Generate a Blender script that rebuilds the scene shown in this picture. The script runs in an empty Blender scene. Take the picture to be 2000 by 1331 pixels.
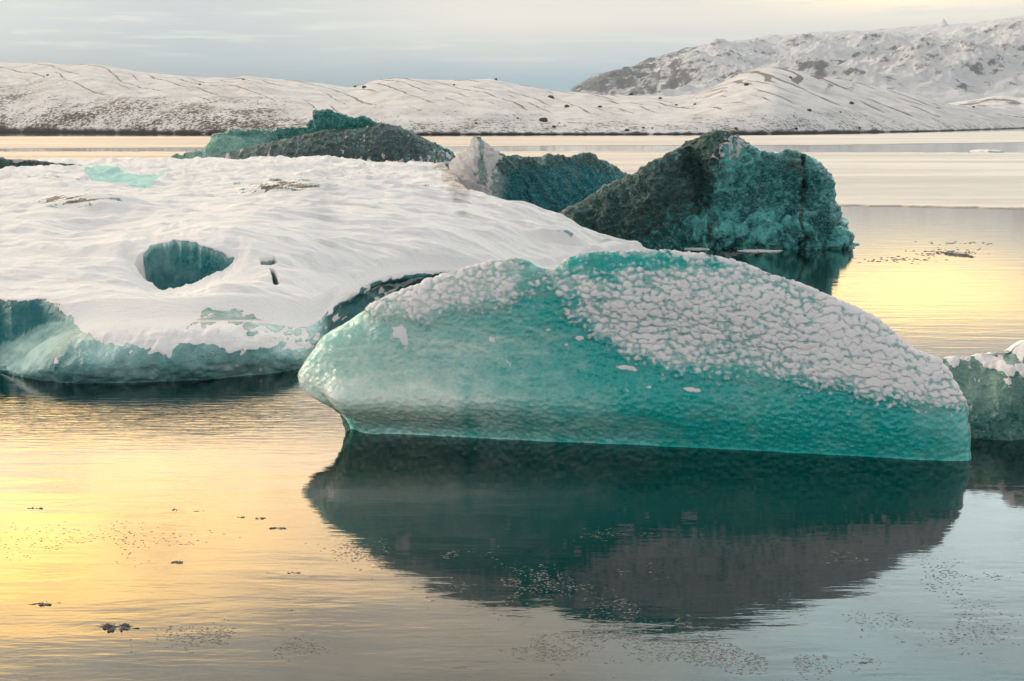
import bpy, math, random
import numpy as np
rng = np.random.default_rng(7); random.seed(7)
S = bpy.context.scene
COL = S.collection
R = math.radians

# ------------------------------------------------------------------ camera
CAM_H, LENS, F, HORIZON = 3.0, 45.0, 2500.0, 238.0
TH = math.atan((665.5 - HORIZON) / F)
cam = bpy.data.cameras.new('camera'); cam.lens = LENS; cam.sensor_width = 36
cam.clip_start = .1; cam.clip_end = 40000
co = bpy.data.objects.new('camera', cam); COL.objects.link(co)
co.location = (0, 0, CAM_H); co.rotation_euler = (math.pi/2 - TH, 0, 0)
S.camera = co

# ------------------------------------------------------------------ exposure
S.view_settings.view_transform = 'Standard'; S.view_settings.look = 'None'
S.view_settings.gamma = 1; S.view_settings.exposure = 0.16
S.cycles.max_bounces = 10; S.cycles.diffuse_bounces = 4; S.cycles.glossy_bounces = 4
S.cycles.volume_bounces = 0
S.cycles.sample_clamp_indirect = 6

# ------------------------------------------------------------------ node helper
class N:
    """thin wrapper: a socket with operators"""
    def __init__(s, g, o): s.g, s.o = g, o
    def _m(s, op, b=None, c=None):
        n = s.g.nodes.new('ShaderNodeMath'); n.operation = op
        for i, v in enumerate((s, b, c)):
            if v is None: continue
            if isinstance(v, N): s.g.links.new(v.o, n.inputs[i])
            else: n.inputs[i].default_value = v
        return N(s.g, n.outputs[0])
    def __add__(s, b): return s._m('ADD', b)
    __radd__ = __add__
    def __sub__(s, b): return s._m('SUBTRACT', b)
    def __rsub__(s, b): return (s*-1) + b
    def __mul__(s, b): return s._m('MULTIPLY', b)
    __rmul__ = __mul__
    def __truediv__(s, b): return s._m('DIVIDE', b)
    def f(s, op, b=None, c=None): return s._m(op, b, c)
    def clamp(s): return s._m('MULTIPLY_ADD', 1.0, 0.0)._cl()
    def _cl(s): s.o.node.use_clamp = True; return s
def sstep(x, a, b):
    g = x.g; n = g.nodes.new('ShaderNodeMapRange'); n.interpolation_type = 'SMOOTHSTEP'
    g.links.new(x.o, n.inputs['Value'])
    if a > b: n.inputs['From Min'].default_value = b; n.inputs['From Max'].default_value = a; n.inputs['To Min'].default_value = 1; n.inputs['To Max'].default_value = 0
    else: n.inputs['From Min'].default_value = a; n.inputs['From Max'].default_value = b
    return N(g, n.outputs['Result'])
def mixc(f, a, b):
    g = (f if isinstance(f, N) else a if isinstance(a, N) else b).g
    n = g.nodes.new('ShaderNodeMix'); n.data_type = 'RGBA'
    for i, v in ((0, f), (6, a), (7, b)):
        if isinstance(v, N): g.links.new(v.o, n.inputs[i])
        else: n.inputs[i].default_value = v if i == 0 else (*v, 1)
    return N(g, n.outputs[2])
def noise(g, vec, scale, detail=4, rough=.55, dist=0, out='Fac'):
    n = g.nodes.new('ShaderNodeTexNoise'); n.inputs['Scale'].default_value = scale
    n.inputs['Detail'].default_value = detail; n.inputs['Roughness'].default_value = rough
    n.inputs['Distortion'].default_value = dist
    g.links.new(vec.o, n.inputs['Vector']); return N(g, n.outputs[out])
def voro(g, vec, scale, feature='F1', rnd=1, out='Distance', smooth=None):
    n = g.nodes.new('ShaderNodeTexVoronoi'); n.feature = feature
    n.inputs['Scale'].default_value = scale; n.inputs['Randomness'].default_value = rnd
    if smooth is not None: n.inputs['Smoothness'].default_value = smooth
    g.links.new(vec.o, n.inputs['Vector']); return N(g, n.outputs[out])
def mapping(g, vec, scale=(1,1,1), rot=(0,0,0), loc=(0,0,0)):
    n = g.nodes.new('ShaderNodeMapping'); n.inputs['Scale'].default_value = scale
    n.inputs['Rotation'].default_value = rot; n.inputs['Location'].default_value = loc
    g.links.new(vec.o, n.inputs['Vector']); return N(g, n.outputs[0])
def xyz(g, vec):
    n = g.nodes.new('ShaderNodeSeparateXYZ'); g.links.new(vec.o, n.inputs[0])
    return [N(g, o) for o in n.outputs]
def comb(g, x, y, z):
    n = g.nodes.new('ShaderNodeCombineXYZ')
    for i, v in enumerate((x, y, z)):
        if isinstance(v, N): g.links.new(v.o, n.inputs[i])
        else: n.inputs[i].default_value = v
    return N(g, n.outputs[0])
def lin(*c): return tuple(((v/255)/12.92 if v/255 <= .04045 else ((v/255+.055)/1.055)**2.4) for v in c)
def sc(c, k): return tuple(v*k for v in c)

# ------------------------------------------------------------------ sky + sun
SUN_EL, SUN_AZ = 20, -62          # azimuth: degrees from +Y towards +X
w = bpy.data.worlds.new('World'); S.world = w; w.use_nodes = True
g = w.node_tree; g.nodes.clear()
WS = .1
out = g.nodes.new('ShaderNodeOutputWorld'); bg = g.nodes.new('ShaderNodeBackground'); bg.inputs[1].default_value = WS
g.links.new(bg.outputs[0], out.inputs[0])
sky = g.nodes.new('ShaderNodeTexSky'); sky.sky_type = 'NISHITA'; sky.sun_disc = False
sky.sun_elevation = R(SUN_EL); sky.sun_rotation = R(SUN_AZ)
tc = g.nodes.new('ShaderNodeTexCoord'); D = N(g, tc.outputs['Generated'])
dx, dy, dz = xyz(g, D)
el0 = dz.f('ARCSINE') * 57.2958
az0 = dx.f('ARCTAN2', dy) * 57.2958
# streaky cloud noise laid out on azimuth / elevation
cv = comb(g, az0*.05, el0*.22, 0.0)
n1 = noise(g, cv, 1.0, 5, .55, .6) - .5
cv2 = comb(g, az0*.035, el0*.35, 3.0)
n2 = noise(g, cv2, 1.7, 6, .6, .3) - .5
el = el0 + n1*7.0*sstep(el0, 3, 12)
az = az0 + n1*10
def gauss(ca, ce, sa, se, a=None, e=None):
    a = az if a is None else a; e = el if e is None else e
    p = ((a-ca)/sa); q = ((e-ce)/se)
    return (p*p + q*q).f('MULTIPLY', -1).f('EXPONENT')
K = 1/WS
# base by elevation (the front half: what the camera and the mirror of the lake see)
c = mixc(sstep(az0, -22, 16), sc(lin(140,164,174), K*.84), sc(lin(146,184,208), K*1.0))
c = mixc(sstep(el0 + n2*1.2, .6, 4.4), c, sc(lin(180,200,208), K*.92))                  # paler above the blue band
c = mixc(sstep(az0, -16, 1)*sstep(el0 + n2*1.5, 1.6, 4.8)*.95, c, sc(lin(244,238,226), K*.96))
c = mixc(sstep(el, 5.5, 8), c, sc((1.05, .92, .76), K*1.25))                             # bright overcast band
c = mixc(sstep(el, 11, 15), c, sc((1.06, .80, .54), K*4.0))
c = mixc(sstep(el, 19.5, 22.5), c, sc((.86, .77, .64), K*2.6))
c = mixc(sstep(el, 30, 42), c, sc((.90, .88, .90), K*.52))
c = mixc(sstep(el0, 42, 65), c, sc((.90, .87, .90), K*.24))
gs = gauss(-62, 17, 30, 10, az0, el0)                                                    # the veiled sun, off to the left
c = mixc(gs.f('MINIMUM', 1)*.9, c, sc((1.25, 1.02, .72), K*4.5))
gl = gauss(-25, 18.0, 15, 2.9)                                                          # left glow
c = mixc(gl*.95, c, sc((1.30, .75, .18), K*8.2))
gr = gauss(16.5, 6.9, 5.5, 1.4)                                                        # right glow
c = mixc(gr.f('MINIMUM', 1), c, sc((1.35, .93, .34), K*3.2))
c = mixc(sstep(az0, 0, 15)*sstep(az0, 52, 32)*sstep(el, 10.5, 14)*.85, c, sc((.62, .83, .87), K*4.0))        # cooler grey high to the right
c = mixc(sstep(n2, .02, .22)*sstep(el0, 9, 14)*.5, c, sc((.80, .72, .66), K*2.2))       # grey cloud streaks
wisp = noise(g, comb(g, az0*.16, el0*2.1, 9.0), 1.0, 5, .6, .2)
c = mixc(sstep(wisp, .50, .66)*sstep(el0, 1.8, 3.6)*.6, c, sc(lin(230,230,224), K))
# side and rear of the sky
c = mixc(sstep(az0, 34, 60)*sstep(el0, 6, 14)*.7, c, sc((.90, .86, .86), K*.9))
c = mixc(sstep(az0.f('ABSOLUTE'), 70, 110), c, mixc(sstep(el0, 0, 50), sc((.84, .92, .97), K*1.38), sc((.92, .88, .90), K*.28)))
c = mixc(gs.f('MINIMUM', 1)*.7, c, sc((1.25, 1.02, .72), K*4.5))
c = mixc(.05, c, N(g, sky.outputs[0]))
g.links.new(c.o, bg.inputs[0])
sl = bpy.data.lights.new('sun', 'SUN'); sl.energy = 1.15; sl.angle = R(9); sl.color = (1, .90, .78)
so = bpy.data.objects.new('sun', sl); COL.objects.link(so)
so.rotation_euler = (math.pi/2 - R(SUN_EL), 0, math.pi - R(SUN_AZ))   # light travels from azimuth SUN_AZ

# ------------------------------------------------------------------ projection
def ray(px, py):
    px, py = np.asarray(px, float), np.asarray(py, float)
    a, b = (px-1000)/F, (665.5-py)/F
    return a, math.cos(TH)+b*math.sin(TH), -math.sin(TH)+b*math.cos(TH)
def at_z(px, py, z=0.):
    a, b, c = ray(px, py); t = (z-CAM_H)/c
    return a*t, b*t
def at_Y(px, py, Y):
    a, b, c = ray(px, py); t = Y/b
    return a*t, Y+0*t, CAM_H+c*t
def project(P):
    x, y, z = P[..., 0], P[..., 1], P[..., 2]-CAM_H
    d = y*math.cos(TH) - z*math.sin(TH); u = y*math.sin(TH) + z*math.cos(TH)
    return 1000+F*x/d, 665.5-F*u/d

# ------------------------------------------------------------------ noise (numpy)
_perm = rng.permutation(256); _perm = np.concatenate([_perm]*3)
_gr = rng.normal(size=(256, 3)); _gr /= np.linalg.norm(_gr, axis=1)[:, None]
def pn(P):
    P = np.asarray(P, np.float64); I = np.floor(P).astype(np.int64); f = P-I
    u = f*f*f*(f*(f*6-15)+10); I &= 255; r = 0
    for i in (0, 1):
        wx = u[..., 0] if i else 1-u[..., 0]; hx = _perm[(I[..., 0]+i) & 255]
        for j in (0, 1):
            wy = u[..., 1] if j else 1-u[..., 1]; hy = _perm[hx+((I[..., 1]+j) & 255)]
            for k in (0, 1):
                wz = u[..., 2] if k else 1-u[..., 2]
                G = _gr[_perm[hy+((I[..., 2]+k) & 255)]]
                r = r + wx*wy*wz*(G[..., 0]*(f[..., 0]-i)+G[..., 1]*(f[..., 1]-j)+G[..., 2]*(f[..., 2]-k))
    return r*1.6
def fbm(P, o=4, lac=2.03, gain=.5, ridged=False):
    r, a, s = 0, 1, 0; P = np.asarray(P, float)
    for i in range(o):
        n = pn(P*lac**i + 17.3*i)
        r = r + a*((1-2*np.abs(n)) if ridged else n); s += a; a *= gain
    return r/s
def worley(P, jit=.9, up=None):
    """F1, F2, and the random number of the nearest cell; P is (...,2)"""
    I = np.floor(P).astype(np.int64); f1 = np.full(P.shape[:-1], 9.); f2 = f1.copy(); idn = f1*0
    for i in (-1, 0, 1):
        for j in (-1, 0, 1):
            a = (I[..., 0]+i) & 255; b = (I[..., 1]+j) & 255; h = _perm[_perm[a]+b]
            h2 = _perm[h+1]; h3 = _perm[h2+3]
            ox = I[..., 0]+i+.5+jit*(h/255-.5); oy = I[..., 1]+j+.5+jit*(h2/255-.5)
            d = np.hypot(P[..., 0]-ox, P[..., 1]-oy)
            m = d < f1; f2 = np.where(m, f1, np.minimum(f2, d)); idn = np.where(m, h3/255, idn); f1 = np.where(m, d, f1)
            if up is not None: up[:] = np.where(m, P[..., 1]-oy, up)
    return f1, f2, idn
def ss(x, a, b):
    t = np.clip((x-a)/(b-a), 0, 1); return t*t*(3-2*t)
def interp(x, pts):
    p = np.array([tuple(q) for q in pts], float); p = p[np.argsort(p[:, 0], kind='stable')]; return np.interp(x, p[:, 0], p[:, 1])
def smooth_interp(x, pts, wdt, n=9):
    return sum(interp(x+o, pts) for o in np.linspace(-wdt, wdt, n))/n

# ------------------------------------------------------------------ objects
def tag(o, label=None, cat=None, group=None, kind=None):
    if label: o['label'] = label
    if cat: o['category'] = cat
    if group: o['group'] = group
    if kind: o['kind'] = kind
    return o
def empty(name, loc, *t, **k):
    o = bpy.data.objects.new(name, None); COL.objects.link(o); o.location = loc
    return tag(o, *t, **k)
def mesh_from(name, V, Fq, mat, parent=None, attrs=None, smooth=True, normals=None):
    me = bpy.data.meshes.new(name); V = np.asarray(V, np.float32); Fq = np.asarray(Fq, np.int32)
    if parent is not None: V = V - np.array(parent.location, np.float32)
    k = Fq.shape[1]
    me.vertices.add(len(V)); me.vertices.foreach_set('co', V.ravel())
    me.loops.add(Fq.size); me.loops.foreach_set('vertex_index', Fq.ravel())
    me.polygons.add(len(Fq)); me.polygons.foreach_set('loop_start', np.arange(0, Fq.size, k, dtype=np.int32))
    me.update(calc_edges=True)
    if smooth: me.polygons.foreach_set('use_smooth', np.ones(len(Fq), bool))
    for n, a in (attrs or {}).items():
        at = me.attributes.new(n, 'FLOAT', 'POINT'); at.data.foreach_set('value', np.asarray(a, np.float32).ravel())
    me.update()
    if normals is not None: me.normals_split_custom_set_from_vertices([tuple(x) for x in normals])
    me.materials.append(mat)
    o = bpy.data.objects.new(name, me); COL.objects.link(o); o.parent = parent
    return o
def grid_normals(P, wrap=False):
    if wrap: du = np.roll(P, -1, 1)-np.roll(P, 1, 1)
    else: du = np.gradient(P, axis=1)
    dv = np.gradient(P, axis=0); n = np.cross(du, dv)
    return n/np.maximum(np.linalg.norm(n, axis=-1), 1e-9)[..., None]
def grid_faces(r, c):
    i = np.arange(r-1)[:, None]*c+np.arange(c-1)[None]
    return np.stack([i, i+1, i+c+1, i+c], -1).reshape(-1, 4)
def build_grid(P, attrs, mat, root, parts, flip=False):
    """parts: list of (name, vertex weight > .5 -> those faces); the last name takes the rest"""
    r, c = P.shape[:2]; Fq = grid_faces(r, c); nn = grid_normals(P).reshape(-1, 3)
    if flip: Fq = Fq[:, ::-1]; nn = -nn
    V = P.reshape(-1, 3); left = np.ones(len(Fq), bool); res = []
    for name, wgt in parts:
        m = left if wgt is None else left & (wgt.reshape(-1)[Fq].mean(1) > .5)
        left = left & ~m; f = Fq[m]
        if not len(f): continue
        used, inv = np.unique(f, return_inverse=True)
        res.append(mesh_from(name, V[used], inv.reshape(f.shape), mat, root,
                   {k: a.reshape(-1)[used] for k, a in attrs.items()}, normals=nn[used]))
    return res

# ------------------------------------------------------------------ materials
def new_mat(name):
    m = bpy.data.materials.new(name); m.use_nodes = True; g = m.node_tree
    p = g.nodes['Principled BSDF']; tc = g.nodes.new('ShaderNodeTexCoord')
    geo = g.nodes.new('ShaderNodeNewGeometry')
    return m, g, p, N(g, geo.outputs['Position'])
def attr(g, name):
    n = g.nodes.new('ShaderNodeAttribute'); n.attribute_name = name; return N(g, n.outputs['Fac'])
def bump(g, h, strength=1, dist=.01, prev=None):
    n = g.nodes.new('ShaderNodeBump'); n.inputs['Strength'].default_value = strength
    if isinstance(dist, N): g.links.new(dist.o, n.inputs['Distance'])
    else: n.inputs['Distance'].default_value = dist
    g.links.new(h.o, n.inputs['Height'])
    if prev: g.links.new(prev.o, n.inputs['Normal'])
    return N(g, n.outputs[0])
SNOW = (.83, .78, .755)
def ice_mat(name, deep, pale, dirt_shade=(.03, .03, .027), cell=14, fine=60, bdist=.03, rough=.16, sss=.25, var=.5, milky=1., snowfine=90, soft=.10, sw=.5, vw=.9, contrast=1., ior=1.5, gw=.0, gs=12):
    m, g, p, P = new_mat(name)
    sn, ti, di = attr(g, 'snow'), attr(g, 'tint'), attr(g, 'dirt_shade')
    n = noise(g, P, cell*.25, 6, .6, .4); nf = noise(g, P, fine, 5, .65)
    nb = noise(g, P, cell, 5, .62, .8)
    t = (ti + (n-.5)*var*1.2*contrast + (nf-.5)*.35 + (nb-.5)*.4*var).clamp()
    c = mixc(t, pale, deep)
    ve = voro(g, P, cell*1.6, 'DISTANCE_TO_EDGE')
    c = mixc(sstep(ve, .05, .0)*sstep(n, .45, .6)*.22*milky, c, sc((.55, .80, .74), .9))
    if gw > 0:
        vc_ = voro(g, mapping(g, P, (1, 1, 1.3)), gs, 'F1', 1, 'Color'); r1, r2, r3 = xyz(g, vc_)
        c = mixc((r1*gw*1.1).clamp(), c, sc(deep, .30)); c = mixc(sstep(r2, .55, 1.0)*gw*.6, c, (.55, .78, .72))  # random pale cells painted as glints; darker cells vary the ice
    dm = sstep(di + (nb-.5)*.9 + (nf-.5)*.7, .45, .62)
    c = mixc(dm, c, mixc((sstep(nf, .35, .7)*.6 + (sstep(r3, .55, 1.0)*.6 if gw > 0 else 0)).clamp(), dirt_shade, sc((dirt_shade[0], dirt_shade[1]*1.15, dirt_shade[2]*1.1), 6.5)))
    snm = sstep(sn + (nf-.5)*.36, .5-soft, .5+soft)
    c = mixc(snm, c, SNOW)
    g.links.new(c.o, p.inputs['Base Color'])
    r = mixc(snm, mixc(dm, (rough,)*3, (.45,)*3), (.75,)*3)
    g.links.new(r.o, p.inputs['Roughness'])
    p.inputs['IOR'].default_value = ior
    p.inputs['Subsurface Radius'].default_value = (.25, .9, .85)
    p.inputs['Subsurface Scale'].default_value = sss
    w_ = (1 - dm*.8)*(1 - snm*.75)*sw
    g.links.new(w_.o, p.inputs['Subsurface Weight'])
    vs = voro(g, mapping(g, P, (1, 1, 1.35)), cell, 'SMOOTH_F1', 1, smooth=.35)
    ns = noise(g, mapping(g, P, (.5, 1, 1.4), (.3, .2, .6)), cell*.6, 7, .68, 1.2)
    h = vs*vw + nb*.55 + nf*.16 + (ns*(1.3*(.9-vw)) if vw < .9 else 0)
    hs = noise(g, P, snowfine, 3, .6)*.16 + noise(g, mapping(g, P, (1, 2.5, 3)), snowfine*.16, 3, .6)*.25
    hh = mixc(snm, h, hs)
    b = bump(g, hh, 1, bdist)
    g.links.new(b.o, p.inputs['Normal'])
    return m

M_berg = ice_mat('teal_ice_painted_glow', (0, .42, .375), (.80, .88, .76), cell=15, fine=70, bdist=.026, rough=.07, sss=.45, var=.55, soft=.44, sw=.62, gw=.12, gs=55)
M_floe = ice_mat('snowed_blue_ice', (.0, .165, .18), (.42, .64, .60), cell=6, fine=40, bdist=.08, rough=.28, sss=.15, var=1.0, snowfine=40, vw=.4, ior=1.38)
M_right = ice_mat('dirty_teal_ice', (0, .165, .168), (.15, .66, .61), dirt_shade=(.013, .031, .028), cell=5, fine=22, bdist=.22, rough=.07, sss=.1, var=1.5, sw=.25, vw=.12, contrast=1.5, gw=.42, gs=26)
M_mid = ice_mat('streaked_ice', (0, .20, .225), (.45, .58, .52), dirt_shade=(.024, .042, .037), cell=4.2, fine=18, bdist=.25, rough=.1, sss=.1, var=1.0, sw=.25, vw=.15, gw=.34, gs=19)
M_far = ice_mat('far_clear_ice', (0, .20, .17), (.45, .75, .62), dirt_shade=(.016, .03, .029), cell=3.2, fine=11, bdist=.40, rough=.1, sss=.3, var=1.2, sw=.4, vw=.15, gw=.34, gs=13)
M_edge = ice_mat('grey_green_ice', (.01, .13, .11), (.24, .38, .31), cell=9, fine=45, bdist=.06, rough=.15, sss=.1, var=1.1, sw=.3, gw=.2, gs=55)

# water
def water_mat():
    m, g, p, P = new_mat('lake_water')
    px, py, pz = xyz(g, P)
    g.nodes.remove(p); o = g.nodes['Material Output']
    body = g.nodes.new('ShaderNodeBsdfDiffuse'); body.inputs[0].default_value = (.0004, .012, .0105, 1)
    gl = g.nodes.new('ShaderNodeBsdfAnisotropic'); gl.inputs['Roughness'].default_value = .03; gl.inputs['Color'].default_value = (1, 1, 1, 1)
    fr = g.nodes.new('ShaderNodeFresnel'); fr.inputs['IOR'].default_value = 1.34
    mx = g.nodes.new('ShaderNodeMixShader')
    far = sstep(py, 10, 60)
    long_ = noise(g, mapping(g, P, (.8, 3.2, 1), (0, 0, R(4))), 1.0, 4, .5, .3)
    fine = noise(g, mapping(g, P, (4, 15, 1), (0, 0, R(-3))), 1.0, 4, .55, .4)
    # a patch of livelier ripples in front of the floe, spreading from its foot
    rx = (px+3.6)/2.6; ry = (py-13.0)/1.05
    pm = (rx*rx + ry*ry).f('MULTIPLY', -1).f('EXPONENT')
    rip = noise(g, mapping(g, P, (2.2, 17, 1), (0, 0, R(7))), 1.0, 3, .5, .8)
    h = long_*.30 + fine*.045 + rip*1.1*pm
    b = bump(g, h, 1, .0125)
    for n in (gl, fr, ): g.links.new(b.o, n.inputs['Normal'])
    f = (N(g, fr.outputs[0])*1.12).f('MINIMUM', .97)
    g.links.new(f.o, mx.inputs[0]); g.links.new(body.outputs[0], mx.inputs[1]); g.links.new(gl.outputs[0], mx.inputs[2])
    g.links.new(mx.outputs[0], o.inputs[0])
    return m
M_water = water_mat()

# ------------------------------------------------------------------ water sheet
def plane(name, x0, x1, y0, y1, z, mat, n=2):
    g_ = lambda a, b: np.concatenate([[a], [v_ for v_ in np.sign(a+b)*0+np.array([-2200,-1000,-450,-200,-90,-45,-20,-10,-4,0,4,10,20,45,90,200,450,1000,2200,4500.]) if a < v_ < b], [b]])
    xs, ys = g_(x0, x1), np.concatenate([g_(y0, 4), np.geomspace(7, y1, 40)])
    P = np.stack(np.broadcast_arrays(xs[None], ys[:, None], z), -1)
    return mesh_from(name, P.reshape(-1, 3), grid_faces(len(ys), len(xs)), mat, smooth=False)
tag(plane('lake_water', -4500, 4500, -60, 6000, 0, M_water), kind='structure')

# ------------------------------------------------------------------ lofted icebergs
def loft(A, B, top, low=None, Df=.6, Db=1.0, fexp=(2.5, .6), nc=400, nf=160, nb=40, taper=.12, zlow=-.5, soft=8, shape=None, cof=None, ucut=0):
    """a berg along the ground line A-B; top = crest outline points (photo pixels, met on the plane of the crest)
    returns positions (rows, cols, 3), s, v, front flag and the outline heights"""
    A, B = np.array(A, float), np.array(B, float); L = np.linalg.norm(B-A); d = (B-A)/L; n = np.array([-d[1], d[0]])
    if n[1] < 0: n = -n
    C0 = A + n*(Df if cof is None else cof)
    def sz(px, py):
        a, b, c = ray(px, py)
        # C0 + d*s = (a*t, b*t)  ->  dot with n
        t = (C0 @ n)/(a*n[0]+b*n[1]); s = (a*t-C0[0])*d[0]+(b*t-C0[1])*d[1]
        return s, CAM_H+c*t
    tp = np.array([sz(*q) for q in top]); s0, s1 = tp[:, 0].min(), tp[:, 0].max()
    u = np.linspace(0, 1, nc); u = .5-.5*np.cos(np.pi*(u*.86+.07)); u = (u-u[0])/(u[-1]-u[0])
    s = s0+(s1-s0)*u
    zt = smooth_interp(s, tp, soft/F*(C0[1]), 7)
    zt[0] = tp[np.argmin(tp[:, 0]), 1]; zt[-1] = tp[np.argmax(tp[:, 0]), 1]
    if low:
        lp = np.array([sz(*q) for q in low]); zl = np.where(s <= lp[:, 0].max(), interp(s, lp), zlow)
    else: zl = np.full(nc, zlow)
    if low: zl = np.convolve(np.pad(zl, 14, mode='edge'), np.hanning(31)[1:-1]/np.hanning(31).sum(), mode='valid')
    zt = np.maximum(zt, zl+.002)
    e = np.minimum((s-s0), (s1-s))/(s1-s0); tw = np.clip(e/taper, 0, 1); tw = np.sqrt(1-(1-tw)**2)*.97+.03
    tw = tw*np.clip((zt-zl)/(.35*(zt.max())), 0, 1)**.5
    vf = 1-(1-np.linspace(0, 1, nf))**1.35; vb = 1-np.linspace(0, 1, nb+1)[1:]
    v = np.concatenate([vf, vb])[:, None]; front = np.concatenate([np.ones(nf), np.zeros(nb)])[:, None]
    z = zl+(zt-zl)*v
    hang = ss(zl, -.42, -.02); vc = .45
    cl = 1-hang+hang*np.sqrt(np.clip(1-(1-np.clip(v/vc, 0, 1))**2, 0, 1))
    prof = (1-v**fexp[0])**fexp[1]
    yo = np.where(front > 0, (-Df*prof+ucut*(1-np.clip(v*1.25-.18, 0, 1))**2.2)*tw*cl, Db*tw*(1-v**2)**.6*cl)
    if shape is not None: yo = yo + shape(s[None]+0*v, z, v+0*z, front+0*z)
    X = C0[0]+d[0]*s[None]+n[0]*yo; Y = C0[1]+d[1]*s[None]+n[1]*yo
    return dict(P=np.stack([X, Y, z+0*X], -1), s=s[None]+0*X, v=v+0*X, front=front+0*X, z=z+0*X, sz=sz, n=n, d=d)
def displace(g, h, keep_base=True):
    n = grid_normals(g['P']); n = np.where((n @ np.array([0, -1, .6]))[..., None] < 0, n, n)
    # orient outwards: front faces the camera
    sgn = np.where(((n[..., 1] < 0) == (g['front'] > 0)), 1, -1); sgn = np.sign(np.median(sgn[g['front'] > 0]))
    g['P'] = g['P'] + n*sgn*h[..., None]; return sgn
def base_of(*pts):
    return (float(pts[0]), float(pts[1]), 0.)

# --- the big teal iceberg in front
ax, ay = at_z(660, 845); bx_, by_ = at_z(1897, 896)
def big_shape(s, z, v, fr):
    lip = np.exp(-((z-.42)/.20)**2)*np.exp(-np.clip(s-.2, 0, 9)/1.5)*.26
    under = -np.exp(-((z-.02)/.20)**2)*np.exp(-np.clip(s-.3, 0, 9)/2.2)*.16
    ridge = np.exp(-((z-1.05)/.35)**2)*np.exp(-((s-3.0)/1.6)**2)*(-.10)
    return np.where(fr > 0, -(lip+under+ridge), 0)
G = loft((ax, ay), (bx_, by_),
    [(590,727),(594,712),(605,694),(622,668),(640,650),(665,633),(700,612),(750,585),(800,562),(850,545),(900,528),(950,514),(985,505),(1012,502),(1035,508),(1052,520),(1070,530),(1086,527),(1098,514),(1112,503),(1135,497),(1170,493),(1200,491),(1250,491),(1300,490),(1350,494),(1400,500),(1450,513),(1500,532),(1550,550),(1600,570),(1650,594),(1700,620),(1730,642),(1760,668),(1785,687),(1815,695),(1835,702),(1855,728),(1870,758),(1884,785),(1890,812),(1893,850),(1896,890),(1897,905)],
    low=[(590,727),(600,747),(618,760),(640,773),(653,782),(661,795),(668,815),(676,850),(690,890),(720,960),(740,1000)],
    Df=.34, Db=1.3, fexp=(2.6, .6), cof=0, ucut=.34, nc=760, nf=330, nb=70, taper=.10, soft=5, shape=big_shape)
P, s, z, fr = G['P'], G['s'], G['z'], G['front']
sb = np.array([G['sz'](*q) for q in [(560,600),(640,640),(700,626),(760,634),(800,636),(850,640),(900,624),(950,612),(1020,598),(1080,604),(1120,640),(1170,680),(1240,712),(1330,742),(1420,752),(1500,757),(1600,770),(1700,786),(1800,798),(1895,812)]])
wob = fbm(np.stack([s*2.2, z*2.2, 0*s], -1), 4)
above = z - interp(s, sb) + wob*.10                      # metres above the snow edge
wz = fbm(np.stack([s*9, z*9, 0*s+1.], -1), 3); wy = fbm(np.stack([s*9, z*9, 0*s+6.], -1), 3)
SC = np.stack([s*13.2 + wob*1.1 + wz*.55, (z*16.0 + s*2.0) + wob*1.1 + wy*.55], -1)
upz = np.zeros_like(s); f1, f2, idn = worley(SC, up=upz)
SC2 = np.stack([s*16+3.3, z*19+1.7], -1); g1, g2, id2 = worley(SC2)
lowf = fbm(np.stack([s*.9+4, z*1.3, 0*s+2.], -1), 3); midf = fbm(np.stack([s*5.5, z*6+s*.9, 0*s+7.], -1), 4)
cover = ss(above, -.06, .30)*1.05 + .02*ss(s, 3.0, 5.2)
def pz(px, py): return G['sz'](px, py)
def blob(px, py, rx, rz, ang=0):
    a, b = pz(px, py); u_, v_ = s-a, z-b; c_, s_ = math.cos(ang), math.sin(ang)
    return np.exp(-(((u_*c_+v_*s_)/rx)**2+((-u_*s_+v_*c_)/rz)**2))
cover -= .55*blob(1250, 505, .9, .10) + .55*blob(1150, 530, .35, .14) + .7*blob(1040, 530, .12, .16) + .50*blob(1120, 580, .30, .10) + .35*blob(1150,615,.16,.22)
cover -= .35*blob(930, 555, .14, .05) + .30*blob(1240, 590, .10, .06)
cover += .35*blob(1150, 590, .1, .25, .2)*1.2 + .35*blob(1800, 760, .5, .18)
ed = f2-f1; cvr = np.clip(cover, 0, 1.15); fine_ = fbm(np.stack([s*22, z*26, 0*s+2.], -1), 3)
dn = (f1*.50+.24*ss(.26, 0, ed)+.24*np.clip(upz, -.5, .6))            # 0 in a puff's middle, high in the gaps between
sv = cvr*.86 + .22*(idn-.4) - dn*.95 + midf*.38 + fine_*.80 + lowf*.50 + .04
snow = np.clip((sv-.0)/.66, 0, 1)*.93
snow = np.maximum(snow, (.52+fine_*.35+lowf*.2)*ss(cover+midf*.5+lowf*.2, .45, .85))
snow *= ss(cover+midf*.5, .10, .28)
for q in ((790,640,.10,.075,0), (800,655,.05,.13,.35), (968,658,.05,.035,-.6), (1225,712,.11,.028,-.15), (1110,668,.025,.02,0), (1135,655,.04,.025,0), (1270,748,.03,.02,0), (1075,640,.03,.02,0), (1350,752,.1,.02,-.1)):
    snow = np.maximum(snow, ss(blob(*q)+midf*.75+fine_*.3, .38, .60))
snow *= ss(z, .12, .25)*np.where(fr > 0, 1, 0) ; snow = np.where(fr > 0, snow, .85*ss(z, .3, .6))
crest = ss(G['v'], .965, .99)*ss(s, 2.6, 3.4)*fr; snow = np.maximum(snow, crest*.8*(midf > -.1))
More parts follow.
